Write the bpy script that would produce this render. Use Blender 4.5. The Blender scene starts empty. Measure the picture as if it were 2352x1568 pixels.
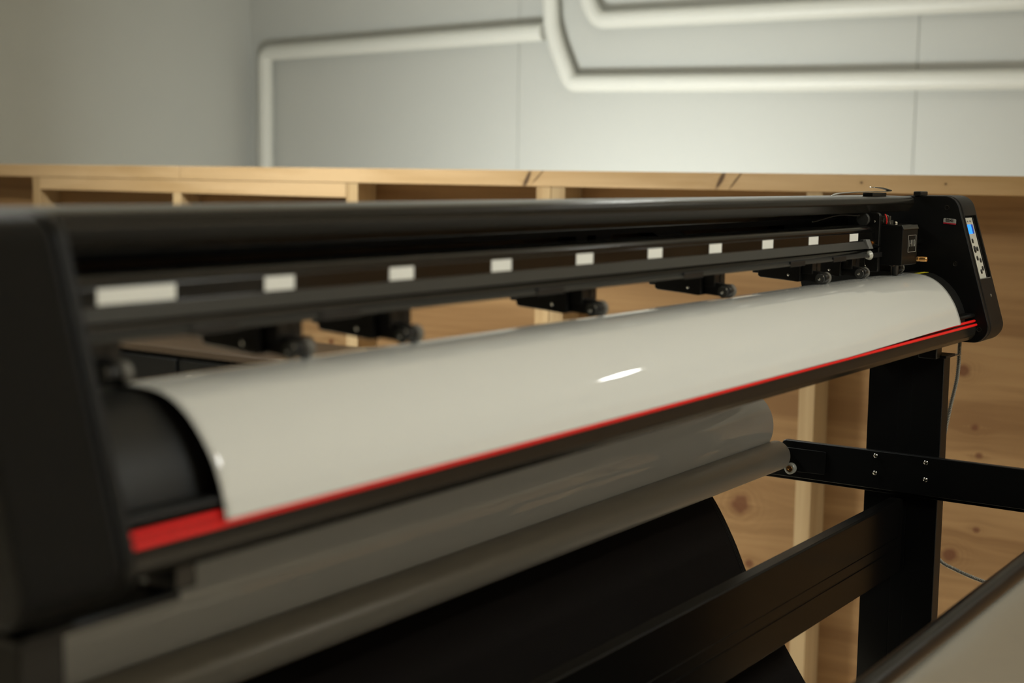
import bpy, bmesh, math, random
from mathutils import Vector, Matrix, noise
random.seed(7)
S = bpy.context.scene
C = S.collection
PI = math.pi

# ------------------------------------------------------------------ materials
def nt(name):
    m = bpy.data.materials.new(name); m.use_nodes = True
    return m, m.node_tree.nodes, m.node_tree.links, m.node_tree.nodes['Principled BSDF']

def mat(name, col, rough=.5, metal=0., spec=.5, coat=0., bump=0., bscale=400., rvar=0., rscale=6.):
    m, N, L, b = nt(name)
    b.inputs['Base Color'].default_value = (*col, 1)
    b.inputs['Roughness'].default_value = rough
    b.inputs['Metallic'].default_value = metal
    b.inputs['Specular IOR Level'].default_value = spec
    b.inputs['Coat Weight'].default_value = coat
    b.inputs['Coat Roughness'].default_value = .1
    tc = N.new('ShaderNodeTexCoord')
    if bump:
        n = N.new('ShaderNodeTexNoise'); n.inputs['Scale'].default_value = bscale; n.inputs['Detail'].default_value = 3
        bp = N.new('ShaderNodeBump'); bp.inputs['Strength'].default_value = bump; bp.inputs['Distance'].default_value = .001
        L.new(tc.outputs['Object'], n.inputs['Vector']); L.new(n.outputs['Fac'], bp.inputs['Height']); L.new(bp.outputs['Normal'], b.inputs['Normal'])
    if rvar:
        n2 = N.new('ShaderNodeTexNoise'); n2.inputs['Scale'].default_value = rscale
        mr = N.new('ShaderNodeMapRange'); mr.inputs['To Min'].default_value = max(.02, rough-rvar); mr.inputs['To Max'].default_value = rough+rvar
        L.new(tc.outputs['Object'], n2.inputs['Vector']); L.new(n2.outputs['Fac'], mr.inputs['Value']); L.new(mr.outputs['Result'], b.inputs['Roughness'])
    return m

def wood(name, light, dark, along=1, knots=(), plane=(1, 2), seed=0., gscale=1., kcol=(.10, .034, .013)):
    """timber: grain stretched along one axis, optional knots at known places (world metres)"""
    m, N, L, b = nt(name)
    b.inputs['Roughness'].default_value = .55
    b.inputs['Specular IOR Level'].default_value = .3
    geo = N.new('ShaderNodeNewGeometry')
    sep = N.new('ShaderNodeSeparateXYZ'); L.new(geo.outputs['Position'], sep.inputs[0])
    def M(op, a, bb=None, c=None):
        n = N.new('ShaderNodeMath'); n.operation = op
        for i, v in enumerate((a, bb, c)):
            if v is None: continue
            if isinstance(v, (int, float)): n.inputs[i].default_value = v
            else: L.new(v, n.inputs[i])
        return n.outputs[0]
    wob = N.new('ShaderNodeTexNoise'); wob.inputs['Scale'].default_value = 26; wob.inputs['Detail'].default_value = 2
    L.new(geo.outputs['Position'], wob.inputs['Vector'])
    w = M('SUBTRACT', wob.outputs['Fac'], .5)
    kmask = None; bend = None; ring = None; halo = None
    for (a, z, r, *ex) in knots:
        shear, zs = ex if ex else (0., 1.)
        dz = M('SUBTRACT', sep.outputs[plane[1]], z)
        dy = M('DIVIDE', M('ADD', M('SUBTRACT', sep.outputs[plane[0]], a), M('MULTIPLY', dz, shear)), 1.15)
        dz = M('MULTIPLY', dz, zs)
        d = M('SQRT', M('ADD', M('MULTIPLY', dy, dy), M('MULTIPLY', dz, dz)))
        d = M('ADD', d, M('MULTIPLY', w, r*1.1))
        mr = N.new('ShaderNodeMapRange'); mr.interpolation_type = 'SMOOTHSTEP'
        mr.inputs['From Min'].default_value = r*.40; mr.inputs['From Max'].default_value = r*1.05
        mr.inputs['To Min'].default_value = 1; mr.inputs['To Max'].default_value = 0
        L.new(d, mr.inputs['Value'])
        k = mr.outputs['Result']; kmask = k if kmask is None else M('MAXIMUM', kmask, k)
        hl = M('MULTIPLY', M('SINE', M('MULTIPLY', d, 2*PI/(r*.55))), M('EXPONENT', M('MULTIPLY', M('MULTIPLY', d, d), -1/(2*(r*1.3)**2))))
        halo = hl if halo is None else M('ADD', halo, hl)
        g = M('MULTIPLY', M('EXPONENT', M('MULTIPLY', M('MULTIPLY', d, d), -1/(2*(r*1.8)**2))), 1.0)
        bend = M('MULTIPLY', g, M('MULTIPLY', M('SIGN', dz), r*1.1)) if bend is None else M('ADD', bend, M('MULTIPLY', g, M('MULTIPLY', M('SIGN', dz), r*1.1)))
        ring = g if ring is None else M('MAXIMUM', ring, g)
    comb = N.new('ShaderNodeCombineXYZ')
    sc = [14., 14., 14.]; sc[along] = 1.3
    for i in range(3):
        v = sep.outputs[i]
        if bend is not None and i == plane[1]: v = M('SUBTRACT', v, bend)
        L.new(M('ADD', M('MULTIPLY', v, sc[i]*gscale), seed*(i+1.3)), comb.inputs[i])
    n1 = N.new('ShaderNodeTexNoise'); n1.inputs['Scale'].default_value = 1.; n1.inputs['Detail'].default_value = 5; n1.inputs['Distortion'].default_value = .6
    L.new(comb.outputs[0], n1.inputs['Vector'])
    comb2 = N.new('ShaderNodeVectorMath'); comb2.operation = 'MULTIPLY'; comb2.inputs[1].default_value = [6 if i != along else 1.5 for i in range(3)]
    L.new(comb.outputs[0], comb2.inputs[0])
    n2 = N.new('ShaderNodeTexNoise'); n2.inputs['Scale'].default_value = 1.; n2.inputs['Detail'].default_value = 3
    L.new(comb2.outputs[0], n2.inputs['Vector'])
    f = M('ADD', M('MULTIPLY', n1.outputs['Fac'], .75), M('MULTIPLY', n2.outputs['Fac'], .25))
    if ring is not None: f = M('ADD', M('SUBTRACT', f, M('MULTIPLY', ring, .06)), M('MULTIPLY', halo, .05))
    cr = N.new('ShaderNodeValToRGB'); e = cr.color_ramp.elements
    e[0].position = .36; e[0].color = (*dark, 1); e[1].position = .58; e[1].color = (*light, 1)
    L.new(f, cr.inputs['Fac'])
    out = cr.outputs['Color']
    if kmask is not None:
        mx = N.new('ShaderNodeMix'); mx.data_type = 'RGBA'
        mx.inputs[7].default_value = (*kcol, 1)
        L.new(M('MULTIPLY', kmask, .85), mx.inputs[0]); L.new(out, mx.inputs[6]); out = mx.outputs[2]
    L.new(out, b.inputs['Base Color'])
    return m

KN = [(1.642, .312, .031), (1.019, .592, .0135), (1.005, .524, .011), (1.0, .336, .010), (1.61, .147, .0145), (1.065, .262, .020), (1.054, .732, .017), (3.133, .639, .014), (2.45, .95, .012)]
MPLY = wood('plywood face', (.27, .158, .069), (.175, .092, .036), 1, KN, seed=3.1, gscale=.6)
MPLY2 = wood('plywood face dark', (.45, .24, .10), (.33, .15, .06), 1, (), seed=9.1)
MPLATE = wood('pine plate', (.50, .345, .19), (.40, .26, .125), 1, [(2.297, 1.186, .010, .5, .28), (1.686, 1.186, .009, .55, .28), (2.262, 1.190, .0035, 1.0, .12), (1.643, 1.186, .0035, .8, .12), (1.30, 1.188, .004), (1.09, 1.188, .004)], seed=5., kcol=(.035, .014, .007))
MSTUD = wood('pine stud', (.44, .31, .165), (.33, .215, .105), 2, (), seed=1.7)
MSTUD2 = wood('pine stud pale', (.37, .265, .145), (.27, .18, .09), 2, (), seed=4.2)
MWALL = mat('white painted panel', (.54, .545, .515), .6, bump=.1, bscale=60)
MCEIL = mat('ceiling board', (.86, .86, .83), .8, bump=.1, bscale=60)
MFLOOR = mat('pale timber floor', (.56, .48, .36), .5, bump=.1, bscale=40, rvar=.15)
MPIPE = mat('white pipe', (.72, .72, .67), .45, bump=.05, bscale=50)
MCOVER = mat('black aluminium cover', (.012, .011, .0092), .22, spec=.28, bump=.03, bscale=900)
MRAIL = mat('black anodised rail', (.004, .0038, .0034), .13, spec=.5)
MSHEENBLK = mat('matt grey sheen and block', (.024, .024, .0215), .38, spec=.4)  # grey stands in for reflected light on rail edges; also the end block
MRAILD = mat('groove black', (.003, .003, .003), .5)
MPLATEB = mat('black steel plate', (.0025, .0025, .0022), .45, spec=.22, bump=.06, bscale=900)
MCAP = mat('textured black casting', (.0042, .004, .0036), .29, spec=.14, bump=1., bscale=1900)
MSTAND = mat('black painted steel', (.0022, .0022, .002), .40, spec=.25, bump=.06, bscale=700)
MBEAM = mat('black beam extrusion', (.0028, .0025, .0021), .22, spec=.11, bump=.03, bscale=500)
MPLAST = mat('black plastic', (.005, .0048, .0042), .36, spec=.4)
MPLAT = mat('black platen', (.009, .009, .0083), .42, spec=.25, bump=.2, bscale=900)
MRUB = mat('dark rubber', (.035, .034, .030), .55)
MRUBG = mat('worn grey rubber', (.12, .115, .10), .5)
MGREY = mat('grey plastic', (.14, .14, .135), .4)
MLABEL = mat('white sticker', (.76, .78, .76), .45)
MRED = mat('red cord', (.80, .012, .012), .35, spec=.4)
MCHROME = mat('chrome', (.75, .74, .70), .16, metal=1)
MBRASS = mat('brass', (.80, .43, .15), .26, metal=1)
MYEL = mat('yellow tape', (.60, .52, .02), .5)
MPCB = mat('circuit board', (.03, .028, .02), .5, bump=.8, bscale=700)
MWHITEP = mat('milky plastic', (.5, .5, .44), .3)
MTUBE = mat('grey roller tube', (.24, .22, .185), .38, bump=.05, bscale=300)
MFAB = mat('black fabric', (.006, .0045, .0035), .95, spec=.1, bump=.8, bscale=1200)
MROD = mat('black rod', (.004, .004, .0037), .28, spec=.35)
MPANEL = mat('control panel face', (.52, .52, .46), .4)
MBENCH = wood('bench board', (.030, .019, .010), (.02, .012, .006), 1, (), seed=8.)
MSTEEL = mat('brushed steel', (.42, .41, .38), .3, metal=1, bump=.1, bscale=500)
MSILV = mat('silver print', (.62, .62, .58), .35, metal=.6)
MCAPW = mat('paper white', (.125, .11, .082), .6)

def emit(name, col, s):
    m, N, L, b = nt(name)
    b.inputs['Base Color'].default_value = (*col, 1)
    b.inputs['Emission Color'].default_value = (*col, 1); b.inputs['Emission Strength'].default_value = s
    return m
MSCR = emit('blue screen', (.02, .28, 1.0), .9)
MSCRD = emit('dark blue screen band', (.0, .04, .30), .6)
MLAMP = emit('lamp diffuser', (1., .965, .87), 15.)

def vinyl():
    m, N, L, b = nt('white gloss vinyl')
    b.inputs['Base Color'].default_value = (.56, .565, .54, 1)
    b.inputs['Roughness'].default_value = .03
    b.inputs['Specular IOR Level'].default_value = .62
    geo = N.new('ShaderNodeNewGeometry')
    mp = N.new('ShaderNodeMapping'); mp.inputs['Scale'].default_value = (1.0, 34, 34)
    n = N.new('ShaderNodeTexNoise'); n.inputs['Scale'].default_value = 1.; n.inputs['Detail'].default_value = 1.5
    bp = N.new('ShaderNodeBump'); bp.inputs['Strength'].default_value = .16; bp.inputs['Distance'].default_value = .004
    L.new(geo.outputs['Position'], mp.inputs[0]); L.new(mp.outputs[0], n.inputs['Vector']); L.new(n.outputs['Fac'], bp.inputs['Height']); L.new(bp.outputs['Normal'], b.inputs['Normal'])
    return m
MVIN = vinyl()

# ------------------------------------------------------------------ mesh helpers
def box(bm, x0, x1, y0, y1, z0, z1):
    v = [bm.verts.new((x, y, z)) for x in (x0, x1) for y in (y0, y1) for z in (z0, z1)]
    for f in ((0,1,3,2),(4,6,7,5),(0,4,5,1),(2,3,7,6),(0,2,6,4),(1,5,7,3)): bm.faces.new([v[i] for i in f])

def prism(bm, pts, x0, x1, ax=0):
    """closed outline extruded along axis ax; pts are the two other coordinates in order"""
    def P(a, p):
        q = [0, 0, 0]; q[ax] = a
        o = [i for i in range(3) if i != ax]; q[o[0]] = p[0]; q[o[1]] = p[1]; return q
    a = [bm.verts.new(P(x0, p)) for p in pts]; b = [bm.verts.new(P(x1, p)) for p in pts]
    n = len(pts)
    bm.faces.new(a); bm.faces.new(b[::-1])
    for i in range(n): bm.faces.new((a[i], b[i], b[(i+1) % n], a[(i+1) % n]))

def cyl(bm, p0, p1, r0, r1=None, seg=32, caps=True):
    r1 = r0 if r1 is None else r1
    p0, p1 = Vector(p0), Vector(p1); d = (p1-p0).normalized()
    u = d.orthogonal().normalized(); v = d.cross(u)
    A = [bm.verts.new(p0+(u*math.cos(t)+v*math.sin(t))*r0) for t in [2*PI*i/seg for i in range(seg)]]
    B = [bm.verts.new(p1+(u*math.cos(t)+v*math.sin(t))*r1) for t in [2*PI*i/seg for i in range(seg)]]
    for i in range(seg): bm.faces.new((A[i], A[(i+1) % seg], B[(i+1) % seg], B[i]))
    if caps: bm.faces.new(A[::-1]); bm.faces.new(B)

def lathe(bm, p0, d, prof, seg=32):
    """prof: list of (distance along d, radius)"""
    p0 = Vector(p0); d = Vector(d).normalized(); u = d.orthogonal().normalized(); v = d.cross(u)
    rings = []
    for s, r in prof:
        rings.append([bm.verts.new(p0+d*s+(u*math.cos(t)+v*math.sin(t))*max(r, 1e-5)) for t in [2*PI*i/seg for i in range(seg)]])
    for A, B in zip(rings[:-1], rings[1:]):
        for i in range(seg): bm.faces.new((A[i], A[(i+1) % seg], B[(i+1) % seg], B[i]))
    bm.faces.new(rings[0][::-1]); bm.faces.new(rings[-1])

def smooth_path(pts, n=12):
    P = [Vector(p) for p in pts]; out = []
    for i in range(len(P)-1):
        a, b, c, d = P[max(i-1, 0)], P[i], P[i+1], P[min(i+2, len(P)-1)]
        for k in range(n):
            t = k/n
            out.append(.5*((2*b)+(c-a)*t+(2*a-5*b+4*c-d)*t*t+(3*b-3*c+d-a)*t**3))
    out.append(P[-1]); return out

def tube(bm, path, r, seg=16, off=None):
    prev = None; rings = []
    N0 = Vector((0.3, 0.2, .9))
    for i, p in enumerate(path):
        t = (path[min(i+1, len(path)-1)]-path[max(i-1, 0)]).normalized()
        u = (N0-t*N0.dot(t)).normalized(); v = t.cross(u); N0 = u
        c = p
        if off: a, R, pitch, _ = off; ang = a+2*PI*i/pitch; c = p+(u*math.cos(ang)+v*math.sin(ang))*R
        rings.append([bm.verts.new(c+(u*math.cos(q)+v*math.sin(q))*r) for q in [2*PI*k/seg for k in range(seg)]])
    for A, B in zip(rings[:-1], rings[1:]):
        for i in range(seg): bm.faces.new((A[i], A[(i+1) % seg], B[(i+1) % seg], B[i]))
    bm.faces.new(rings[0][::-1]); bm.faces.new(rings[-1])

def thing(name, label, cat, loc, group=None):
    o = bpy.data.objects.new(name, None); C.objects.link(o); o.location = loc
    o.empty_display_size = .05
    o['label'] = label; o['category'] = cat
    if group: o['group'] = group
    return o

def wloc(o):
    v = Vector((0, 0, 0))
    while o is not None: v += o.location; o = o.parent
    return v

def obj(name, bm, m, parent=None, bevel=0., seg=2, smooth=True, label=None, origin=None, ang=35):
    """links bm as one mesh object; geometry is given in world metres and moved to the object's own origin"""
    bmesh.ops.remove_doubles(bm, verts=bm.verts, dist=1e-7)
    bmesh.ops.recalc_face_normals(bm, faces=bm.faces)
    if origin is None:
        if parent is None:
            xs = [v.co for v in bm.verts]
            origin = Vector(((min(c.x for c in xs)+max(c.x for c in xs))/2, (min(c.y for c in xs)+max(c.y for c in xs))/2, min(c.z for c in xs)))
        else: origin = wloc(parent)
    origin = Vector(origin)
    for v in bm.verts: v.co -= origin
    me = bpy.data.meshes.new(name); bm.to_mesh(me); bm.free()
    if smooth: 
        for p in me.polygons: p.use_smooth = True
        me.set_sharp_from_angle(angle=math.radians(ang))
    me.materials.append(m)
    o = bpy.data.objects.new(name, me); C.objects.link(o)
    if parent is not None:
        o.parent = parent; o.location = origin-wloc(parent)
    else: o.location = origin
    if bevel:
        b = o.modifiers.new('bevel', 'BEVEL'); b.width = bevel; b.segments = seg; b.limit_method = 'ANGLE'; b.angle_limit = math.radians(30)
        b.harden_normals = False
    if label: o['label'] = label
    return o

def tag(o, label, cat, group=None):
    o['label'] = label; o['category'] = cat
    if group: o['group'] = group
    return o
def struct(name, bm, m, **k):
    o = obj(name, bm, m, **k); o['kind'] = 'structure'; return o
B = bmesh.new

def text(name, s, size, origin, xdir, ydir, m, parent, depth=.0002, sx=1., bold=0.):
    cu = bpy.data.curves.new(name, 'FONT'); cu.body = s; cu.size = size; cu.extrude = depth; cu.align_x = 'CENTER'; cu.align_y = 'CENTER'; cu.offset = bold
    tmp = bpy.data.objects.new(name+'_t', cu); C.objects.link(tmp)
    dg = bpy.context.evaluated_depsgraph_get(); me = bpy.data.meshes.new_from_object(tmp.evaluated_get(dg))
    bpy.data.objects.remove(tmp)
    X = Vector(xdir).normalized(); Y = Vector(ydir).normalized(); Z = X.cross(Y)
    bm = B(); bm.from_mesh(me); bpy.data.meshes.remove(me)
    for v in bm.verts: v.co = Vector(origin)+X*v.co.x*sx+Y*v.co.y+Z*v.co.z
    return obj(name, bm, m, parent, smooth=False)

# ------------------------------------------------------------------ room
X0, Y0, ZF, ZC = -8.0, -8.5, -.20, 2.70
bm = B(); box(bm, X0-.1, 7.2, Y0-.1, 7.2, ZF-.1, ZF); struct('floor', bm, MFLOOR)
bm = B(); box(bm, X0-.1, 7.2, Y0-.1, 7.2, ZC, ZC+.1); struct('ceiling', bm, MCEIL)
bm = B()
ys = [Y0, -7.12, -4.73, -2.35, .03, 2.415, 4.804, 7.0]
for a, b_ in zip(ys[:-1], ys[1:]): box(bm, 7.0, 7.1, a+.002, b_-.002, ZF, ZC)
box(bm, 7.02, 7.12, Y0, 7.0, ZF, ZC)
struct('wall_back', bm, MWALL, smooth=False)
bm = B(); box(bm, X0, 7.1, 7.0, 7.1, ZF, ZC); struct('wall_left', bm, MWALL)
bm = B(); box(bm, X0, 7.1, Y0-.1, Y0, ZF, ZC); struct('wall_right', bm, MWALL)
bm = B(); box(bm, X0-.1, X0, Y0-.1, 7.1, ZF, ZC); struct('wall_front', bm, MWALL)

def pipe(pts, r, label, rr=.06):
    # straight runs joined by short elbows
    P = [Vector(p) for p in pts]; path = [P[0]]
    for i in range(1, len(P)-1):
        a, b_, c = P[i-1], P[i], P[i+1]
        d1 = (a-b_).normalized(); d2 = (c-b_).normalized()
        s, e = b_+d1*rr, b_+d2*rr
        for k in range(9):
            t = k/8; path.append(s*(1-t)**2+b_*2*t*(1-t)+e*t*t)
    path.append(P[-1])
    bm = B(); tube(bm, path, r, 24)
    return tag(obj('water_pipe', bm, MPIPE), label, 'pipe', 'white pipes on the back wall')
px = 6.94
pipe([(px, 6.81, -.20), (px, 6.805, 1.967), (px, 4.592, 2.008)], .050, 'white pipe rising beside the wall corner and turning right')
pipe([(6.93, 4.579, 2.698), (6.93, 4.534, 2.038), (6.93, 4.492, 1.914), (6.93, 4.397, 1.711), (6.93, 3.09, 1.686), (6.93, -8.49, 1.53)], .048, 'white pipe dropping from the ceiling then running right, lowest on the wall', .045)
pipe([(px, 4.40, 2.698), (px, 4.293, 2.147), (px, 4.225, 2.055), (px, 1.80, 2.037), (px, -8.49, 1.95)], .048, 'upper white pipe running right along the top of the wall', .05)

# timber framed partition, top at about eye height
part = bpy.data.objects.new('wall_partition', None); C.objects.link(part); part.location = (3.4, 2.0, -.20); part['kind'] = 'structure'
part['label'] = 'low timber framed partition with plywood lining behind the cutter'
bm = B(); box(bm, 3.49, 3.502, -1.8, 6.98, -.20, 1.162); obj('plywood_sheet', bm, MPLY, part, smooth=False)
for i, (a, b_) in enumerate([(-1.8, 1.02), (1.02, 3.742), (3.745, 6.98)]):
    if i == 0: a, b_ = -1.8, 3.7425
    if i == 1: continue
    bm = B(); box(bm, 3.398, 3.51, a, b_, 1.163, 1.2085); obj('top_plate', bm, MPLATE, part, bevel=.0015)
bm = B(); box(bm, 3.40, 3.49, 2.989, 4.51, 1.1165, 1.162); obj('nogging', bm, MPLATE, part, bevel=.001)
bm = B(); box(bm, 3.40, 3.49, -1.8, 6.98, -.20, -.155); obj('bottom_plate', bm, MPLATE, part, bevel=.001)
for a, b_, top, mm in [(4.551, 4.507, 1.162, MSTUD), (3.782, 3.742, 1.116, MSTUD), (2.987, 2.940, 1.162, MSTUD), (2.267, 2.2185, 1.162, MSTUD), (2.2165, 2.170, 1.162, MSTUD2),
                       (1.444, 1.401, 1.162, MSTUD2), (.62, .575, 1.162, MSTUD), (-.2, -.245, 1.162, MSTUD), (5.3, 5.255, 1.162, MSTUD), (6.05, 6.005, 1.162, MSTUD), (6.8, 6.755, 1.162, MSTUD)]:
    bm = B(); box(bm, 3.40, 3.49, b_, a, -.155, top); obj('stud', bm, mm, part, bevel=.001)

# dark bench in front of the partition
bench = thing('work_bench', 'low dark bench standing against the plywood partition, seen under the rail', 'bench', (3.2, 3.6, -.20))
bm = B(); box(bm, 2.99, 3.38, 2.76, 4.9, .628, .650); obj('bench_top', bm, MBENCH, bench, bevel=.002)
bm = B(); box(bm, 3.355, 3.38, 3.20, 4.9, .650, .79); obj('ply_shade', bm, MBENCH, bench, bevel=.002)  # dark board standing in for shade on the plywood above the bench
bm = B(); box(bm, 3.0, 3.37, 2.78, 4.88, -.14, .628); obj('cabinet_body', bm, MSTAND, bench)
bm = B(); box(bm, 3.05, 3.35, 2.82, 4.84, -.20, -.14); obj('plinth', bm, MSTAND, bench)
for y0 in (2.79, 3.315, 3.84, 4.365):
    bm = B(); box(bm, 2.982, 3.0, y0, y0+.51, -.12, .615); d = obj('door', bm, MSTAND, bench, bevel=.002)
    bm = B(); box(bm, 2.965, 2.982, y0+.45, y0+.462, .45, .57); obj('handle', bm, MSTEEL, d, bevel=.002)

# ------------------------------------------------------------------ lamps
def area(name, loc, target, size, power, col=(.965, 1, .955), sy=None, spread=None):
    l = bpy.data.lights.new(name, 'AREA'); l.shape = 'RECTANGLE'; l.size = size; l.size_y = sy or size; l.energy = power; l.color = col
    if spread: l.spread = math.radians(spread)
    o = bpy.data.objects.new(name, l); C.objects.link(o); o.location = loc
    o.rotation_euler = (Vector(target)-Vector(loc)).to_track_quat('-Z', 'Y').to_euler(); return o
def ceiling_light(x, y, label, s, strength, power=0, spread=120, col=(.965, 1, .955)):
    t = thing('ceiling_light', label, 'ceiling light', (x, y, 2.66), 'square ceiling lights')
    h = s/2
    bm = B(); box(bm, x-h-.03, x+h+.03, y-h-.03, y+h+.03, 2.66, 2.70); obj('frame', bm, MPIPE, t)
    bm = B(); box(bm, x-h, x+h, y-h, y+h, 2.648, 2.66); obj('diffuser', bm, emit('lamp diffuser', (.97, 1., .96), strength), t)
    if power: area('louvre_light', (x, y, 2.64), (x, y, 0), s*.95, power, spread=spread, col=col)
for a_ in [(1.9, 3.0, 'square ceiling light above the cutter on the partition side', .34, 3., 112., 128), (5.0, 2.35, 'small ceiling light over the area behind the partition', .16, 60.),
           (5.2, -1.1, 'small ceiling light right of the partition, near the back wall', .16, 60.), (1.4, -1.3, 'square ceiling light above the near side of the cutter', .60, 2., 68., 124),
           (2.7, -4.4, 'added square light far to the right, brightening the vinyl roll', .60, 2., 165., 150, (1., .955, .86))]:  # the last light is added, unseen, to brighten the roll from the front
    ceiling_light(*a_)
area('low_wall_light', (4.2, 3.9, .25), (7.0, 3.9, .55), .5, 64, spread=140)  # assumed unseen lamp behind the partition, lights the back wall from below

# ------------------------------------------------------------------ vinyl cutter
XL, XR = .556, 2.288          # inner faces of the two end caps
cut = thing('vinyl_cutter', 'long black vinyl cutter with white ruler marks, carriage and control panel', 'vinyl cutter', (1.42, .80, .935))
cover = [(.786, 1.147), (.7765, 1.160), (.7768, 1.1650), (.7788, 1.1692), (.7835, 1.1715), (.8560, 1.1722), (.866, 1.169), (.870, 1.160), (.870, 1.136), (.866, 1.136), (.866, 1.158), (.860, 1.1680), (.787, 1.1675), (.7815, 1.1645), (.7815, 1.160), (.790, 1.147)]
bm = B(); prism(bm, cover, XL, 2.268); obj('top_cover', bm, MCOVER, cut, bevel=.0012, seg=2)
# rear frame seen through the gap under the cover
bm = B()
box(bm, XL, XR, .895, .925, 1.1265, 1.150); box(bm, XL, XR, .895, .925, 1.090, 1.119)
bp_ = B(); box(bp_, XL, XR, .926, .930, 1.095, 1.135); obj('rear_panel', bp_, mat('dark brown panel', (.20, .12, .06), .4), cut)
for a, b_ in [(1.43, 1.455), (1.475, 1.51), (2.03, XR), (XL, .70)]: box(bm, a, b_, .896, .922, 1.112, 1.13)
prism(bm, [(1.60, 1.132), (1.66, 1.132), (1.75, 1.112), (1.66, 1.112)], .896, .922, ax=1)
obj('rear_frame', bm, MPLATEB, cut)
# guide rail
rail = [(.7745, 1.1220), (.7748, 1.1238), (.7757, 1.1256), (.7772, 1.1271), (.7795, 1.1281), (.8120, 1.1284), (.815, 1.124), (.815, 1.0835), (.812, 1.0815), (.771, 1.0815), (.7668, 1.0820), (.7665, 1.0840), (.7712, 1.0885), (.7722, 1.0930), (.7760, 1.0938), (.7760, 1.0950), (.7680, 1.0953), (.7673, 1.0965), (.7733, 1.1056), (.7745, 1.1064), (.7745, 1.1185), (.7752, 1.1189), (.7752, 1.1195), (.7745, 1.1199)]
bm = B(); prism(bm, rail, XL, XR); rl = obj('guide_rail', bm, MRAIL, cut, bevel=.0005, seg=2)
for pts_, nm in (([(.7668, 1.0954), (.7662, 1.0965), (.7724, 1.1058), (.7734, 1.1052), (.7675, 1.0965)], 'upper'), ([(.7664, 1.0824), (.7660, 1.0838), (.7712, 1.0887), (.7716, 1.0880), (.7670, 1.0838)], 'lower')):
    bm = B(); prism(bm, pts_, XL, 2.0425); obj('edge_sheen', bm, MSHEENBLK, rl, label='lighter grey along the rail edge, painted-in sheen')  # lighter grey laid on bevel and lip in place of reflected light
x1 = .8035
for k in range(10):
    c = x1+.15*(k-1); h = .0165
    a, b_ = (c-.026, c+.044) if k == 0 else (c-h, c+h)
    bm = B(); box(bm, a, b_, .7741, .7744, 1.1073, 1.1183); obj('ruler_mark', bm, MLABEL, rl, label='long white ruler mark at the left end' if k == 0 else None)
# stopper at the right end of the rail
bm = B(); prism(bm, [(.7640, 1.0950), (.7700, 1.1085), (.776, 1.1085), (.776, 1.095)], 2.042, 2.058); obj('rail_stop', bm, MGREY, cut, bevel=.0006)
bm = B(); lathe(bm, (2.060, .770, 1.103), (1, 0, 0), [(0, .0022), (.004, .0022), (.004, .0034), (.008, .0034), (.008, .002), (.013, .002)], 12); obj('brass_fitting', bm, MBRASS, cut)
bm = B(); lathe(bm, (2.050, .772, 1.0845), (1, -.35, .1), [(0, .001), (.002, .0055), (.007, .0075), (.011, .0045), (.013, .001)], 16); obj('plastic_bumper', bm, MWHITEP, cut)

# platen
plat = [(.812, 1.0), (.812, 1.040), (.800, 1.0465), (.780, 1.0490), (.762, 1.0494), (.746, 1.0470), (.732, 1.0405), (.720, 1.0315), (.710, 1.0210), (.7025, 1.0100), (.697, .9990), (.693, .9880), (.691, .980), (.691, .966), (.75, .966)]
bm = B(); prism(bm, plat, XL, XR); pl = obj('platen', bm, MPLAT, cut, ang=40)
bm = B()
for xx in (2.205, 2.235, 2.262): box(bm, xx, xx+.0012, .70, .735, .9995, 1.0355)
bm2 = B(); prism(bm2, [(.7065, 1.006), (.7055, 1.0075), (.7338, 1.036), (.735, 1.0345)], 2.238, 2.2395); bm.free()
obj('platen_joint', bm2, MRAILD, pl)
bm = B(); prism(bm, [(.697, .9865), (.678, .9865), (.676, .984), (.676, .981), (.697, .981)], XL, XR); obj('ledge', bm, MPLATEB, cut, bevel=.0006)
bm = B(); box(bm, 2.225, 2.252, .681, .696, .9715, .981); obj('end_block', bm, MSHEENBLK, cut, bevel=.0008)
bm = B(); prism(bm, [(.697, .9835), (.6785, .9725), (.6755, .9700), (.6735, .9660), (.6742, .9520), (.680, .9445), (.70, .9435), (.80, .9435), (.80, .983)], XL, XR); obj('front_bar', bm, MCOVER, cut, bevel=.001, ang=30)
for (yy, zz, l) in ((.6770, .9745, 'upper red guide cord'), (.6738, .9685, 'lower red guide cord')):
    bm = B(); cyl(bm, (XL, yy, zz), (XR, yy, zz), .0021, seg=16); obj('guide_cord', bm, MRED, cut, label=l)
for a, b_, y0, y1 in [(2.176, 2.190, .752, .768), (2.216, 2.28, .752, .760)]:
    bm = B(); box(bm, a, b_, y0, y1, 1.0491, 1.0497); obj('yellow_tape', bm, MYEL, cut, label='yellow tape strip on the platen')

# end caps -------------------------------------------------------------
def rounded(pts, rad, n=8):
    out = []
    P = [Vector(p) for p in pts]
    for i in range(len(P)):
        a, b_, c = P[i-1], P[i], P[(i+1) % len(P)]; r = rad[i]
        d1 = (a-b_).normalized(); d2 = (c-b_).normalized(); half = math.acos(max(-1, min(1, d1.dot(d2))))/2
        t = min(r/math.tan(half), (a-b_).length*.48, (c-b_).length*.48)
        s, e = b_+d1*t, b_+d2*t
        # true arc
        rr = t*math.tan(half); cen = b_+(d1+d2).normalized()*(rr/math.sin(half))
        a0 = math.atan2(s.y-cen.y, s.x-cen.x); a1 = math.atan2(e.y-cen.y, e.x-cen.x)
        da = (a1-a0+PI) % (2*PI)-PI
        for k in range(n+1): out.append((cen.x+rr*math.cos(a0+da*k/n), cen.y+rr*math.sin(a0+da*k/n)))
    return out
capP = rounded([(.7155, 1.1735), (.651, .9585), (.668, .9385), (.955, .9385), (.985, 1.05), (.955, 1.145), (.80, 1.1725)], [.026, .030, .022, .03, .03, .03, .05], 8)
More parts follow.
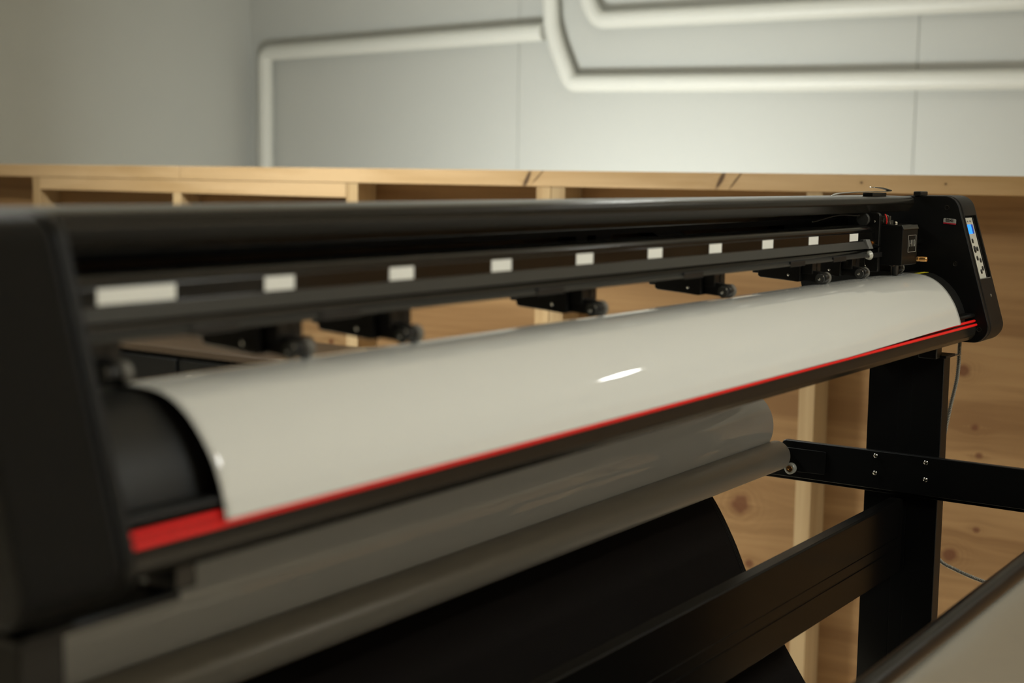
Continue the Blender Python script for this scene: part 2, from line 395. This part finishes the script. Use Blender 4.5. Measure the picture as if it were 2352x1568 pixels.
def inset(P, d):
    cx = sum(p[0] for p in P)/len(P); cz = sum(p[1] for p in P)/len(P); out = []
    n = len(P)
    for i in range(n):
        a, c = Vector(P[i-1]), Vector(P[(i+1) % n]); t = (c-a).normalized(); nn = Vector((t.y, -t.x))
        if nn.dot(Vector((cx, cz))-Vector(P[i])) < 0: nn = -nn
        out.append((P[i][0]+nn.x*d, P[i][1]+nn.y*d))
    return out
def cap(xi, xo, right):
    sg = 1 if right else -1
    bm = B(); prism(bm, inset(capP, .0005), xi, xi+sg*.009); root = obj('side_plate', bm, MPLATEB, cut, bevel=.0012, ang=25)
    bm = B(); prism(bm, inset(capP, .0035), xi+sg*.009, xi+sg*.0115); obj('joint_line', bm, MRAILD, root)
    bm = B(); prism(bm, capP, xi+sg*.0115, xo); h = obj('end_cap', bm, MCAP, cut, bevel=.0035, seg=3, ang=25)
    return root, h
plR, capR = cap(XR, 2.372, True)
plL, capL = cap(XL, .475, False)
def frus(bm, x, y, z, r):
    # countersunk socket screw on a face that looks towards -X
    lathe(bm, (x, y, z), (-1, 0, 0), [(0, r), (.0006, r), (.0008, r*.82), (.0001, r*.7), (.0001, .0001)], 24)
for (y, z) in [(.730, 1.154), (.712, 1.064), (.669, .961)]:
    bm = B(); frus(bm, XR, y, z, .0042); obj('screw', bm, MCOVER, plR)
# model badge
bg = B(); P = rounded([(.7345, 1.1375), (.7345, 1.1285), (.7140, 1.1270), (.7140, 1.1360)], [.002]*4, 4); prism(bg, P, XR-.0006, XR); bdg = obj('model_badge', bg, MSILV, plR, label='grey badge with 8341 and a red stripe')
bg = B(); prism(bg, [(.7345, 1.1306), (.7345, 1.1285), (.7140, 1.1270), (.7140, 1.1291)], XR-.0009, XR-.0006); obj('red_stripe', bg, MRED, bdg) if False else obj('red_stripe', bg, mat('badge red', (.35, .005, .02), .4), plR)
text('badge_number', '8341', .0068, (XR-.0007, .7243, 1.1334), (0, -1, -.07), (0, 0, 1), MRAILD, plR, depth=.0002, sx=1.0, bold=.0002)
# tab on top of the right plate
bm = B(); box(bm, XR-.004, XR+.030, .772, .785, 1.172, 1.1795); obj('latch_tab', bm, MPLAST, cut, bevel=.0015)

# control panel let into the sloping front of the right cap
fa = Vector((.7077, 1.1475)); fb = Vector((.6585, .984))           # two points on the sloping front (y, z)
fd = (fb-fa).normalized(); fn = Vector((fd.y, -fd.x));
if fn.x > 0: fn = -fn                                               # outward, towards -Y
def F(x, s, d):   # point on the front: s metres down from fa, d metres outward
    s0 = s-.0095
    q = fa+fd*s0+fn*d; return Vector((x, q.x, q.y))
def slab(bm, x0, x1, s0, s1, d0, d1):
    v = [bm.verts.new(F(x, s, d)) for x in (x0, x1) for s in (s0, s1) for d in (d0, d1)]
    for f in ((0,1,3,2),(4,6,7,5),(0,4,5,1),(2,3,7,6),(0,2,6,4),(1,5,7,3)): bm.faces.new([v[i] for i in f])
bm = B(); slab(bm, 2.3045, 2.363, .0155, .1215, -.006, .02)
cu = obj('cutter_tmp', bm, MRAILD, None, smooth=False)
mo = capR.modifiers.new('cut', 'BOOLEAN'); mo.object = cu; mo.operation = 'DIFFERENCE'; mo.solver = 'EXACT'
bpy.context.view_layer.update()
me = bpy.data.meshes.new_from_object(capR.evaluated_get(bpy.context.evaluated_depsgraph_get()))
capR.modifiers.clear(); capR.data = me
bpy.data.objects.remove(cu)
bm = B(); slab(bm, 2.3047, 2.3505, .0185, .1200, -.0058, -.0035); cp = obj('control_panel', bm, MPANEL, cut, bevel=.0003, label='pale control panel with a blue screen and round black buttons')
bm = B(); slab(bm, 2.3047, 2.3625, .1200, .1213, -.0058, -.0005); obj('panel_lip', bm, MGREY, capR)
bm = B(); slab(bm, 2.3525, 2.3545, .0170, .1200, -.0058, -.0025); obj('panel_edge', bm, MPLAST, capR)
bm = B(); slab(bm, 2.3062, 2.3350, .0300, .0455, -.0035, -.0031); obj('screen', bm, MSCR, cp, label='lit blue screen')
bm = B(); slab(bm, 2.3350, 2.3440, .0300, .0455, -.0035, -.0031); obj('screen_band', bm, MSCRD, cp)
for x in (2.311, 2.324, 2.337):
    bm = B(); slab(bm, x-.003, x+.003, .0235, .0262, -.0035, -.0033); obj('symbol', bm, MGREY, cp)
for x, s, r in [(2.324, .0575, .0040), (2.3255, .0715, .0060), (2.3385, .0712, .0040), (2.327, .0865, .0040), (2.3405, .0905, .0040), (2.3415, .1040, .0040), (2.331, .1090, .0040)]:
    bm = B(); p = F(x, s, -.0036); nv = Vector((0, fn.x, fn.y)); lathe(bm, p, nv, [(0, r), (.0008, r), (.0012, r*.85), (.0012, .0001)], 24); bt = obj('button', bm, MPLAST, cp)
    bm = B(); q = F(x, s, -.0023); e1 = Vector((1, 0, 0)); e2 = Vector((0, -fd.x, -fd.y)); w = r*.35
    vs = [bm.verts.new(q+e2*w), bm.verts.new(q-e2*w*.6+e1*w), bm.verts.new(q-e2*w*.6-e1*w)]
    bm.faces.new(vs); r_ = bmesh.ops.extrude_face_region(bm, geom=bm.faces[:]); bmesh.ops.translate(bm, vec=nv*.0002, verts=[v for v in r_['geom'] if isinstance(v, bmesh.types.BMVert)])
    obj('button_symbol', bm, MGREY, cp, smooth=False) 
bm = B(); p = F(2.337, .150, 0.); lathe(bm, p-Vector((0, fn.x, fn.y))*.002, Vector((0, fn.x, fn.y)), [(0, .0025), (.0030, .0025), (.0036, .0012)], 16); obj('indicator', bm, MSTEEL, capR)

# brackets under the front bar
for a, b_ in ((.640, .660), (2.226, 2.252)):
    bm = B(); box(bm, a, b_, .715, .745, .915, .9435); obj('mounting_block', bm, MPLAST, cut, bevel=.002)

# pinch rollers ---------------------------------------------------------
def make_pinch(x):
    bm = B()
    prism(bm, [(.857, 1.072), (.857, 1.0605), (.853, 1.0585), (.820, 1.0565), (.796, 1.0545), (.793, 1.0560), (.793, 1.0820), (.845, 1.0820), (.850, 1.0720)], x-.013, x+.010)
    box(bm, x-.010, x+.006, .857, .867, 1.0640, 1.0700)                                  # rear stub
    root = obj('pinch_roller_holder', bm, MPLAST, cut, bevel=.0010, origin=(x, .80, 1.06))
    bm = B(); prism(bm, [(.8150, 1.0885), (.8200, 1.0885), (.8200, 1.066), (.777, 1.066), (.777, 1.0815), (.8150, 1.0815)], x-.008, x+.014)
    obj('bracket', bm, MPLAST, root, bevel=.0008)
    bm = B(); box(bm, x-.108, x-.060, .7655, .7685, 1.0808, 1.0882)
    obj('lip_shade', bm, MRAILD, root, bevel=.0006)  # thin dark piece standing in for the holder's shade on the lip
    bm = B(); prism(bm, [(.806, 1.0715), (.786, 1.0715), (.763, 1.0690), (.757, 1.0650), (.756, 1.0600), (.760, 1.0555), (.770, 1.0545), (.79, 1.0560), (.806, 1.0560)], x-.006, x+.006)
    arm = obj('roller_arm', bm, MPLAST, root, bevel=.0014)
    bm = B(); box(bm, x+.0065, x+.019, .776, .790, 1.0670, 1.0815); obj('side_bracket', bm, MPLAST, root, bevel=.0008)
    bm = B(); lathe(bm, (x+.0062, .7655, 1.0605), (1, 0, 0), [(0, .0070), (.0006, .0082), (.0074, .0082), (.0080, .0070)], 28); obj('wheel', bm, MRUBG, root)
    bm = B(); lathe(bm, (x-.0060, .7660, 1.0600), (-1, 0, 0), [(0, .0072), (.0016, .0066), (.0018, .0050), (.0018, .0001)], 28); obj('hub_cap', bm, MRUB, root)
    bm = B(); lathe(bm, (x-.0075, .7665, 1.0595), (-1, 0, 0), [(0, .0019), (.0012, .0019), (.0018, .0010)], 14); obj('screw', bm, MCHROME, root)
    bm = B(); lathe(bm, (x-.0070, .7605, 1.0640), (-1, 0, 0), [(0, .0011), (.0012, .0011), (.0016, .0006)], 10); obj('axle_end', bm, MCHROME, root)
    bm = B(); lathe(bm, (x-.0128, .8100, 1.0640), (-1, 0, 0), [(0, .0020), (.0012, .0020), (.0018, .0010)], 14); obj('pivot_screw', bm, MCHROME, root)
    return root
proto = make_pinch(1.567)
for x in (.630, .812, .950, 1.262, 1.868, 2.016, 2.166):
    c = proto.copy(); C.objects.link(c); c.location = proto.location+Vector((x-1.567, 0, 0))
    for ch in list(proto.children):
        d = ch.copy(); C.objects.link(d); d.parent = c

# cutting carriage -------------------------------------------------------
bm = B(); prism(bm, rounded([(.735, 1.1285), (.735, 1.0685), (.778, 1.0685), (.778, 1.1300)], [.003, .002, .001, .001], 4), 2.100, 2.168); car = obj('carriage', bm, MPLATEB, cut, bevel=.0022, seg=3)
bm = B(); prism(bm, [(.7338, 1.1222), (.7338, 1.1240), (.7362, 1.1300), (.776, 1.1310), (.776, 1.1290), (.7372, 1.1275), (.7352, 1.1222)], 2.1005, 2.1685); obj('lid', bm, MRAIL, car, bevel=.0006)
bm = B(); prism(bm, rounded([(.768, 1.1480), (.768, 1.058), (.782, 1.058), (.790, 1.07), (.790, 1.1480)], [.006, .003, .004, .004, .006], 5), 2.090, 2.0985); obj('carriage_plate', bm, MPLAST, car, bevel=.001)
# framed H10 badge on the front
bm = B(); y = .7346
x0, x1_, z0, z1 = 2.1240, 2.1590, 1.0880, 1.1140; t = .0006
box(bm, x0, x1_, y-.0006, y, z0, z0+t); box(bm, x0, x1_, y-.0006, y, z1-t, z1); box(bm, x0, x0+t*1.4, y-.0006, y, z0, z1); box(bm, x1_-t*1.4, x1_, y-.0006, y, z0, z1)
obj('badge_frame', bm, MSILV, car)
text('badge_text', 'H10', .0165, ((x0+x1_)/2, y-.0004, (z0+z1)/2), (1, 0, 0), (0, 0, 1), MSILV, car, depth=.0003, sx=.92, bold=-.00055)
bm = B(); lathe(bm, (2.1655, .7355, 1.0765), (0, -1, 0), [(0, .0022), (.002, .0022), (.002, .0037), (.0055, .0037), (.006, .0032), (.0068, .0032), (.0073, .0039), (.0170, .0039), (.0176, .0034)], 20); obj('blade_screw', bm, MBRASS, car)
bm = B(); lathe(bm, (2.138, .760, 1.1300), (0, 0, 1), [(0, .0024), (.0012, .0030), (.003, .0026), (.0042, .0010)], 16); obj('dome_screw', bm, MCHROME, car)
bm = B(); box(bm, 2.104, 2.108, .757, .776, 1.1305, 1.1430); box(bm, 2.108, 2.125, .759, .774, 1.1305, 1.136); cb = obj('circuit_board', bm, MPCB, car, bevel=.0004)
bm = B()
for k in range(5): box(bm, 2.1030, 2.1040, .760+k*.003, .7615+k*.003, 1.1330+(k % 2)*.003, 1.1350+(k % 3)*.002)
obj('chips', bm, MGREY, car)
bm = B(); tube(bm, smooth_path([(2.1035, .7652, 1.1455), (2.1015, .7622, 1.1420), (2.1015, .7612, 1.1365), (2.1030, .7622, 1.1305)], 6), .0009, 8); obj('red_wire', bm, MRED, car)
bm = B(); tube(bm, smooth_path([(2.1045, .7565, 1.1310), (2.1045, .7580, 1.1370), (2.1045, .7600, 1.1430), (2.1045, .764, 1.1445)], 4), .0006, 6); obj('wire_clip', bm, MSTEEL, car)
bm = B(); lathe(bm, (2.084, .793, 1.1375), (1, 0, 0), [(0, .0090), (.001, .0102), (.005, .0102), (.0055, .009), (.006, .009), (.0065, .0095)], 28); obj('pulley', bm, MRUB, car)
bm = B(); lathe(bm, (2.0905, .776, 1.1345), (-1, 0, 0), [(0, .0015), (.001, .0015), (.0014, .001)], 12); obj('screw', bm, MCHROME, car)
bm = B(); lathe(bm, (2.120, .752, 1.0525), (0, 0, 1), [(0, .0050), (.006, .0060), (.012, .0060), (.016, .0075), (.0162, .0075)], 20); obj('blade_holder', bm, MPLAST, car)
bm = B(); box(bm, 2.103, 2.109, .748, .754, 1.0672, 1.0684); box(bm, 2.117, 2.123, .742, .747, 1.0672, 1.0684); obj('clip_plate', bm, MCHROME, car)
bm = B(); tube(bm, smooth_path([(1.98, .83, 1.1345), (2.03, .81, 1.1440), (2.08, .80, 1.1430), (2.11, .785, 1.1455)], 6), .0012, 8); obj('cable', bm, MRUB, car)

# ------------------------------------------------------------------ stand
st = thing('cutter_stand', 'black steel stand with legs, side arms and a wide cross beam under the cutter', 'stand', (1.4, .80, -.20))
def leg(x0, x1_):
    bm = B()
    prism(bm, [(x0, .7165), (x0, .760), (x0+.0010, .7603), (x0+.0010, .7607), (x0, .7610), (x0, .782), (x0+.0010, .7823), (x0+.0010, .7827), (x0, .783), (x0, .8330), (x1_, .8330), (x1_, .7165), (x1_-.003, .7145), (x1_-.003, .7100), (x0+.001, .7100), (x0, .7110)], -.14, .915, ax=2)
    return obj('leg', bm, MSTAND, st, bevel=.0008)
lgR = leg(2.250, 2.283); lgL = leg(.512, .548)
armP = [(.36, .690), (1.17, .690), (1.17, .700), (1.19, .76), (1.035, .7590), (1.022, .752), (1.010, .7380), (.985, .7380), (.9795, .745), (.976, .7520), (.972, .7535), (.36, .7535)]
def arm(x0, x1_):
    bm = B(); prism(bm, armP, x0, x1_); return obj('side_arm', bm, MSTAND, st, bevel=.0012)
aR = arm(2.2385, 2.2495); aL = arm(.5485, .5600)
bm = B(); box(bm, 2.2445, 2.2490, .39, 1.15, .684, .690); obj('arm_flange', bm, MSTAND, aR, bevel=.0008)
for (y, z) in [(.812, .7455), (.812, .7165), (.728, .7445), (.7275, .7165)]:
    bm = B(); lathe(bm, (2.2385, y, z), (-1, 0, 0), [(0, .0036), (.0010, .0036), (.0019, .0028), (.0023, .0012), (.0015, .0009), (.0015, .0001)], 18)
    obj('screw', bm, MCHROME, aR)
bm = B(); prism(bm, rounded([(.968, .7410), (.968, .700), (.898, .702), (.898, .741)], [.003]*4, 4), 2.2365, 2.2385); obj('roller_holder', bm, MSTAND, aR, bevel=.0006)
bm = B(); lathe(bm, (2.2365, .9585, .7060), (-1, 0, 0), [(0, .0095), (.008, .0095), (.0092, .0085), (.0092, .0060), (.0070, .0055)], 28); wh = obj('support_wheel', bm, MWHITEP, aR, label='small white wheel')
bm = B(); lathe(bm, (2.2278, .9585, .7060), (-1, 0, 0), [(0, .0055), (.0008, .0050), (.0008, .0020), (.0022, .0018), (.0026, .0008)], 20); obj('wheel_hub', bm, MBRASS, aR)
for xs in ((.560, 2.2492),):
    bm = B(); prism(bm, [(.7850, .5570), (.7850, .6790), (.7680, .6790), (.7655, .6765), (.7655, .6175), (.7662, .6172), (.7662, .6165), (.7655, .6162), (.7655, .6010), (.7668, .6003), (.7668, .5987), (.7655, .5980), (.7655, .5570)], xs[0]-.011, xs[1])
    obj('cross_beam', bm, MBEAM, st, bevel=.0009, seg=2)
bm = B(); box(bm, .548, 2.25, .775, .80, .0, .06); obj('lower_beam', bm, MBEAM, st, bevel=.001)
for x0, x1_ in ((2.240, 2.293), (.502, .558)):
    bm = B(); box(bm, x0, x1_, .48, 1.12, -.14, -.10); f = obj('foot_bar', bm, MSTAND, st, bevel=.002)
    for yy in (.53, 1.07):
        bm = B(); lathe(bm, ((x0+x1_)/2-.012, yy, -.172), (1, 0, 0), [(0, .022), (.002, .028), (.022, .028), (.024, .022)], 28); cyl(bm, ((x0+x1_)/2, yy, -.17), ((x0+x1_)/2, yy, -.138), .008, seg=12); obj('castor', bm, MRUB, f)
# plates that tie the legs to the cutter
bm = B(); box(bm, 2.243, 2.290, .705, .84, .915, .9195); obj('top_bracket', bm, MSTAND, st, bevel=.0008)
bm = B(); box(bm, .505, .632, .700, .84, .915, .9215); obj('top_bracket', bm, MSTAND, st, bevel=.002)
for a in ((2.262, 2.284), (.515, .545)):
    bm = B(); cyl(bm, ((a[0]+a[1])/2, .735, .9195), ((a[0]+a[1])/2, .735, .9385), .008, seg=20); cyl(bm, ((a[0]+a[1])/2, .815, .9195), ((a[0]+a[1])/2, .815, .9385), .008, seg=20); obj('spacer', bm, MPLAST, st)
bm = B(); prism(bm, rounded([(2.283, .706), (2.283, .722), (2.312, .712), (2.312, .700)], [.001, .001, .004, .004], 4), .9150, .9164, ax=2); obj('lever_tab', bm, MSTEEL, st)

# ------------------------------------------------------------------ media
vr = thing('vinyl_roll', 'roll of glossy white vinyl, its sheet fed over the cutter platen', 'vinyl roll', (1.42, 1.038, .72))
cy_, cz_, R_ = 1.038, .780, .0600
bm = B()
seg = 96
nx = 60
rings = []
for i in range(nx+1):
    x = .645+(2.2-.645)*i/nx
    rings.append([bm.verts.new((x, cy_+math.cos(a)*R_, cz_+math.sin(a)*R_)) for a in [2*PI*k/seg for k in range(seg)]])
for A, Bb in zip(rings[:-1], rings[1:]):
    for k in range(seg): bm.faces.new((A[k], A[(k+1) % seg], Bb[(k+1) % seg], Bb[k]))
# inner bore
for X, ring, s in ((.645, rings[0], 1), (2.2, rings[-1], -1)):
    inn = [bm.verts.new((X, cy_+math.cos(2*PI*k/seg)*.038, cz_+math.sin(2*PI*k/seg)*.038)) for k in range(seg)]
    dep = [bm.verts.new((X+s*.05, cy_+math.cos(2*PI*k/seg)*.038, cz_+math.sin(2*PI*k/seg)*.038)) for k in range(seg)]
    for k in range(seg):
        bm.faces.new((ring[k], ring[(k+1) % seg], inn[(k+1) % seg], inn[k])); bm.faces.new((inn[k], inn[(k+1) % seg], dep[(k+1) % seg], dep[k]))
obj('wound_roll', bm, MVIN, vr, ang=50)
# sheet cross-section (y, z) from the front edge over the platen to the roll
sec = [(.6705, .9712), (.6712, .9755), (.6728, .9835), (.6755, .9915), (.6785, .9995), (.6830, 1.0085), (.6885, 1.0170), (.6955, 1.0262), (.7040, 1.0350), (.7120, 1.0412), (.7210, 1.0462), (.7310, 1.0496), (.7420, 1.0514), (.7540, 1.0520), (.7680, 1.0518), (.7800, 1.0508), (.7920, 1.0480), (.8040, 1.0430), (.8150, 1.0330), (.8230, 1.0200), (.8300, 1.0060), (.8400, .9900), (.90, .9485), (.98, .893), (1.072, .8292)]
sec = smooth_path([(0, a, b_) for a, b_ in sec], 4)
bm = B(); nx = 220; rows = []
for i in range(nx+1):
    x = .645+(2.2-.645)*i/nx; row = []
    for j, p in enumerate(sec):
        a = sec[max(j-1, 0)]; b_ = sec[min(j+1, len(sec)-1)]; t = (b_-a).normalized(); n = Vector((0, -t.z, t.y))
        w = max(0, 1-abs(j-18)/22) if j < 60 else 0
        e = 1-j/40 if j < 40 else 0
        d = noise.noise(Vector((x*2.3, j*.045, 3.1)))*.0010*min(1, w*1.4)+noise.noise(Vector((x*6, j*.02, 9.)))*.0003*w
        lift = .0052*max(0, min(1, (x-1.75)/.40))*max(0, 1-j/8)
        row.append(bm.verts.new((x, p.y+n.y*d, p.z+n.z*d+lift)))
    rows.append(row)
for A, Bb in zip(rows[:-1], rows[1:]):
    for k in range(len(A)-1): bm.faces.new((A[k], Bb[k], Bb[k+1], A[k+1]))
sh = obj('fed_sheet', bm, MVIN, vr, ang=80)
so = sh.modifiers.new('thick', 'SOLIDIFY'); so.thickness = .0003; so.offset = -1
def roller(y, z, label):
    bm = B(); lathe(bm, (.566, y, z), (1, 0, 0), [(0, .0230), (.002, .0252), (1.645, .0252), (1.6490, .0235), (1.6495, .012), (1.6725, .012)], 48)
    return tag(obj('support_roller', bm, MTUBE, ang=50), label, 'roller', 'roller tubes under the vinyl roll')
roller(.9755, .7300, 'grey roller tube in front, carrying the white vinyl roll')
roller(1.1005, .7300, 'grey roller tube behind, hidden under the vinyl roll')

bk = thing('catch_basket', 'black fabric catch basket slung below the vinyl roll', 'basket', (1.4, .8, .1))
path = smooth_path([(0, 1.135, .72), (0, 1.105, .70), (0, 1.060, .655), (0, 1.02, .590), (0, .985, .520), (0, .93, .435), (0, .875, .355), (0, .80, .27), (0, .70, .21), (0, .60, .22), (0, .53, .32), (0, .492, .45), (0, .475, .60), (0, .469, .692)], 6)
bm = B(); nx = 60; rows = []
for i in range(nx+1):
    x = .63+(2.15-.63)*i/nx
    rows.append([bm.verts.new((x, p.y+noise.noise(Vector((x*3, j*.08, 1.)))*.006*min(1, j/10, (len(path)-1-j)/10), p.z)) for j, p in enumerate(path)])
for A, Bb in zip(rows[:-1], rows[1:]):
    for k in range(len(A)-1): bm.faces.new((A[k], Bb[k], Bb[k+1], A[k+1]))
fb_ = obj('fabric', bm, MFAB, bk, ang=80); so = fb_.modifiers.new('thick', 'SOLIDIFY'); so.thickness = .0012
bm = B()
for ex in (2.134, 2.1385): 
    pts = [Vector((ex, p.y-.0006, p.z+.0006)) for p in path]; tube(bm, pts, .0004, 6)
obj('seam', bm, MRAILD, bk)
bm = B(); lathe(bm, (.562, .467, .7075), (1, 0, 0), [(0, .010), (.002, .0130), (1.672, .0130), (1.674, .010)], 32); obj('front_rod', bm, MROD, bk)
bm = B(); lathe(bm, (.60, 1.140, .735), (1, 0, 0), [(0, .006), (1.60, .006)], 20); obj('rear_rod', bm, MROD, bk)

# pale sheet hanging over the front of the basket
bm = B(); nx = 80; rows = []
hp = smooth_path([(0, .4640, .6930), (0, .4560, .6900), (0, .4480, .675), (0, .444, .63), (0, .440, .52), (0, .437, .38), (0, .434, .22), (0, .430, -.14)], 8)
for i in range(nx+1):
    x = .70+(2.19-.70)*i/nx
    rows.append([bm.verts.new((x, p.y+noise.noise(Vector((x*4, j*.05, 5.)))*.008*min(1, j/16)-.0, p.z)) for j, p in enumerate(hp)])
for A, Bb in zip(rows[:-1], rows[1:]):
    for k in range(len(A)-1): bm.faces.new((A[k], Bb[k], Bb[k+1], A[k+1]))
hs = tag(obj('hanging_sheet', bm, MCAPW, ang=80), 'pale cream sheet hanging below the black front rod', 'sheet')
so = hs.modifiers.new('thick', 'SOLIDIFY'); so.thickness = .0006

# braided cable from under the right end
cab = smooth_path([(2.345, .716, .9375), (2.345, .716, .925), (2.345, .717, .876), (2.345, .726, .823), (2.345, .738, .748), (2.345, .750, .68), (2.345, .752, .61), (2.345, .735, .563), (2.345, .700, .546), (2.345, .645, .533), (2.345, .55, .52), (2.345, .45, .50), (2.345, .35, .42), (2.345, .30, .2), (2.345, .25, -.19)], 60)
bm = B()
for a in range(4): tube(bm, cab, .0013, 6, off=(a*PI/2, .0021, 16, 1))
tube(bm, cab, .0021, 8)
cb_ = tag(obj('braided_cable', bm, mat('clear braided sheath', (.26, .25, .22), .26, metal=.6)), 'silver braided cable hanging from under the right end cap', 'cable')

# steel clip lying on the cover
bm = B()
pts = [(1.979, 1.1730), (2.010, 1.1762), (2.10, 1.1780), (2.195, 1.1785), (2.212, 1.1795), (2.214, 1.1810), (2.196, 1.1835), (2.165, 1.1858), (2.137, 1.1864)]
pp = smooth_path([(a, .80, z) for a, z in pts], 5)
rw = []
for i, p in enumerate(pp):
    hw = .004 if i > 4 else .0015+.0005*i
    rw.append((bm.verts.new((p.x, .800-hw, p.z)), bm.verts.new((p.x, .800+hw, p.z))))
for a, b_ in zip(rw[:-1], rw[1:]): bm.faces.new((a[0], b_[0], b_[1], a[1]))
ck = tag(obj('steel_clip', bm, MSTEEL), 'thin steel clip with a curled tail lying on the black cover', 'clip')
so = ck.modifiers.new('thick', 'SOLIDIFY'); so.thickness = .0012
bm = B(); box(bm, 2.12, 2.18, .792, .808, 1.1715, 1.1775); obj('clip_foot', bm, MPLAST, ck, bevel=.0008)

# ------------------------------------------------------------------ camera
cam = bpy.data.cameras.new('camera'); co = bpy.data.objects.new('camera', cam); C.objects.link(co)
cam.sensor_width = 36.; cam.lens = 3260/2352*36.
def unit(v): return Vector(v).normalized()
X = unit((3445-1176, 784-428, -3260)); Yr = Vector((-3530-1176, 784-334, -3260)); Y = (Yr-X*Yr.dot(X)).normalized(); Z = X.cross(Y)
M3 = Matrix((X, Y, Z))            # rows are the world axes seen from the camera
co.matrix_world = Matrix.Translation((0, 0, 1.2)) @ M3.to_4x4()
cam.clip_start = .02
cam.dof.use_dof = True; cam.dof.focus_distance = 2.25; cam.dof.aperture_fstop = 3.7; cam.dof.aperture_blades = 9
S.camera = co

w = bpy.data.worlds.new('world'); S.world = w; w.use_nodes = True
w.node_tree.nodes['Background'].inputs[0].default_value = (.9, .9, .85, 1); w.node_tree.nodes['Background'].inputs[1].default_value = .02
S.view_settings.view_transform = 'Standard'; S.view_settings.look = 'None'; S.view_settings.exposure = 0.; S.view_settings.gamma = 1
S.view_settings.use_curve_mapping = False
S.cycles.use_denoising = True; S.cycles.max_bounces = 6; S.cycles.adaptive_threshold = .05
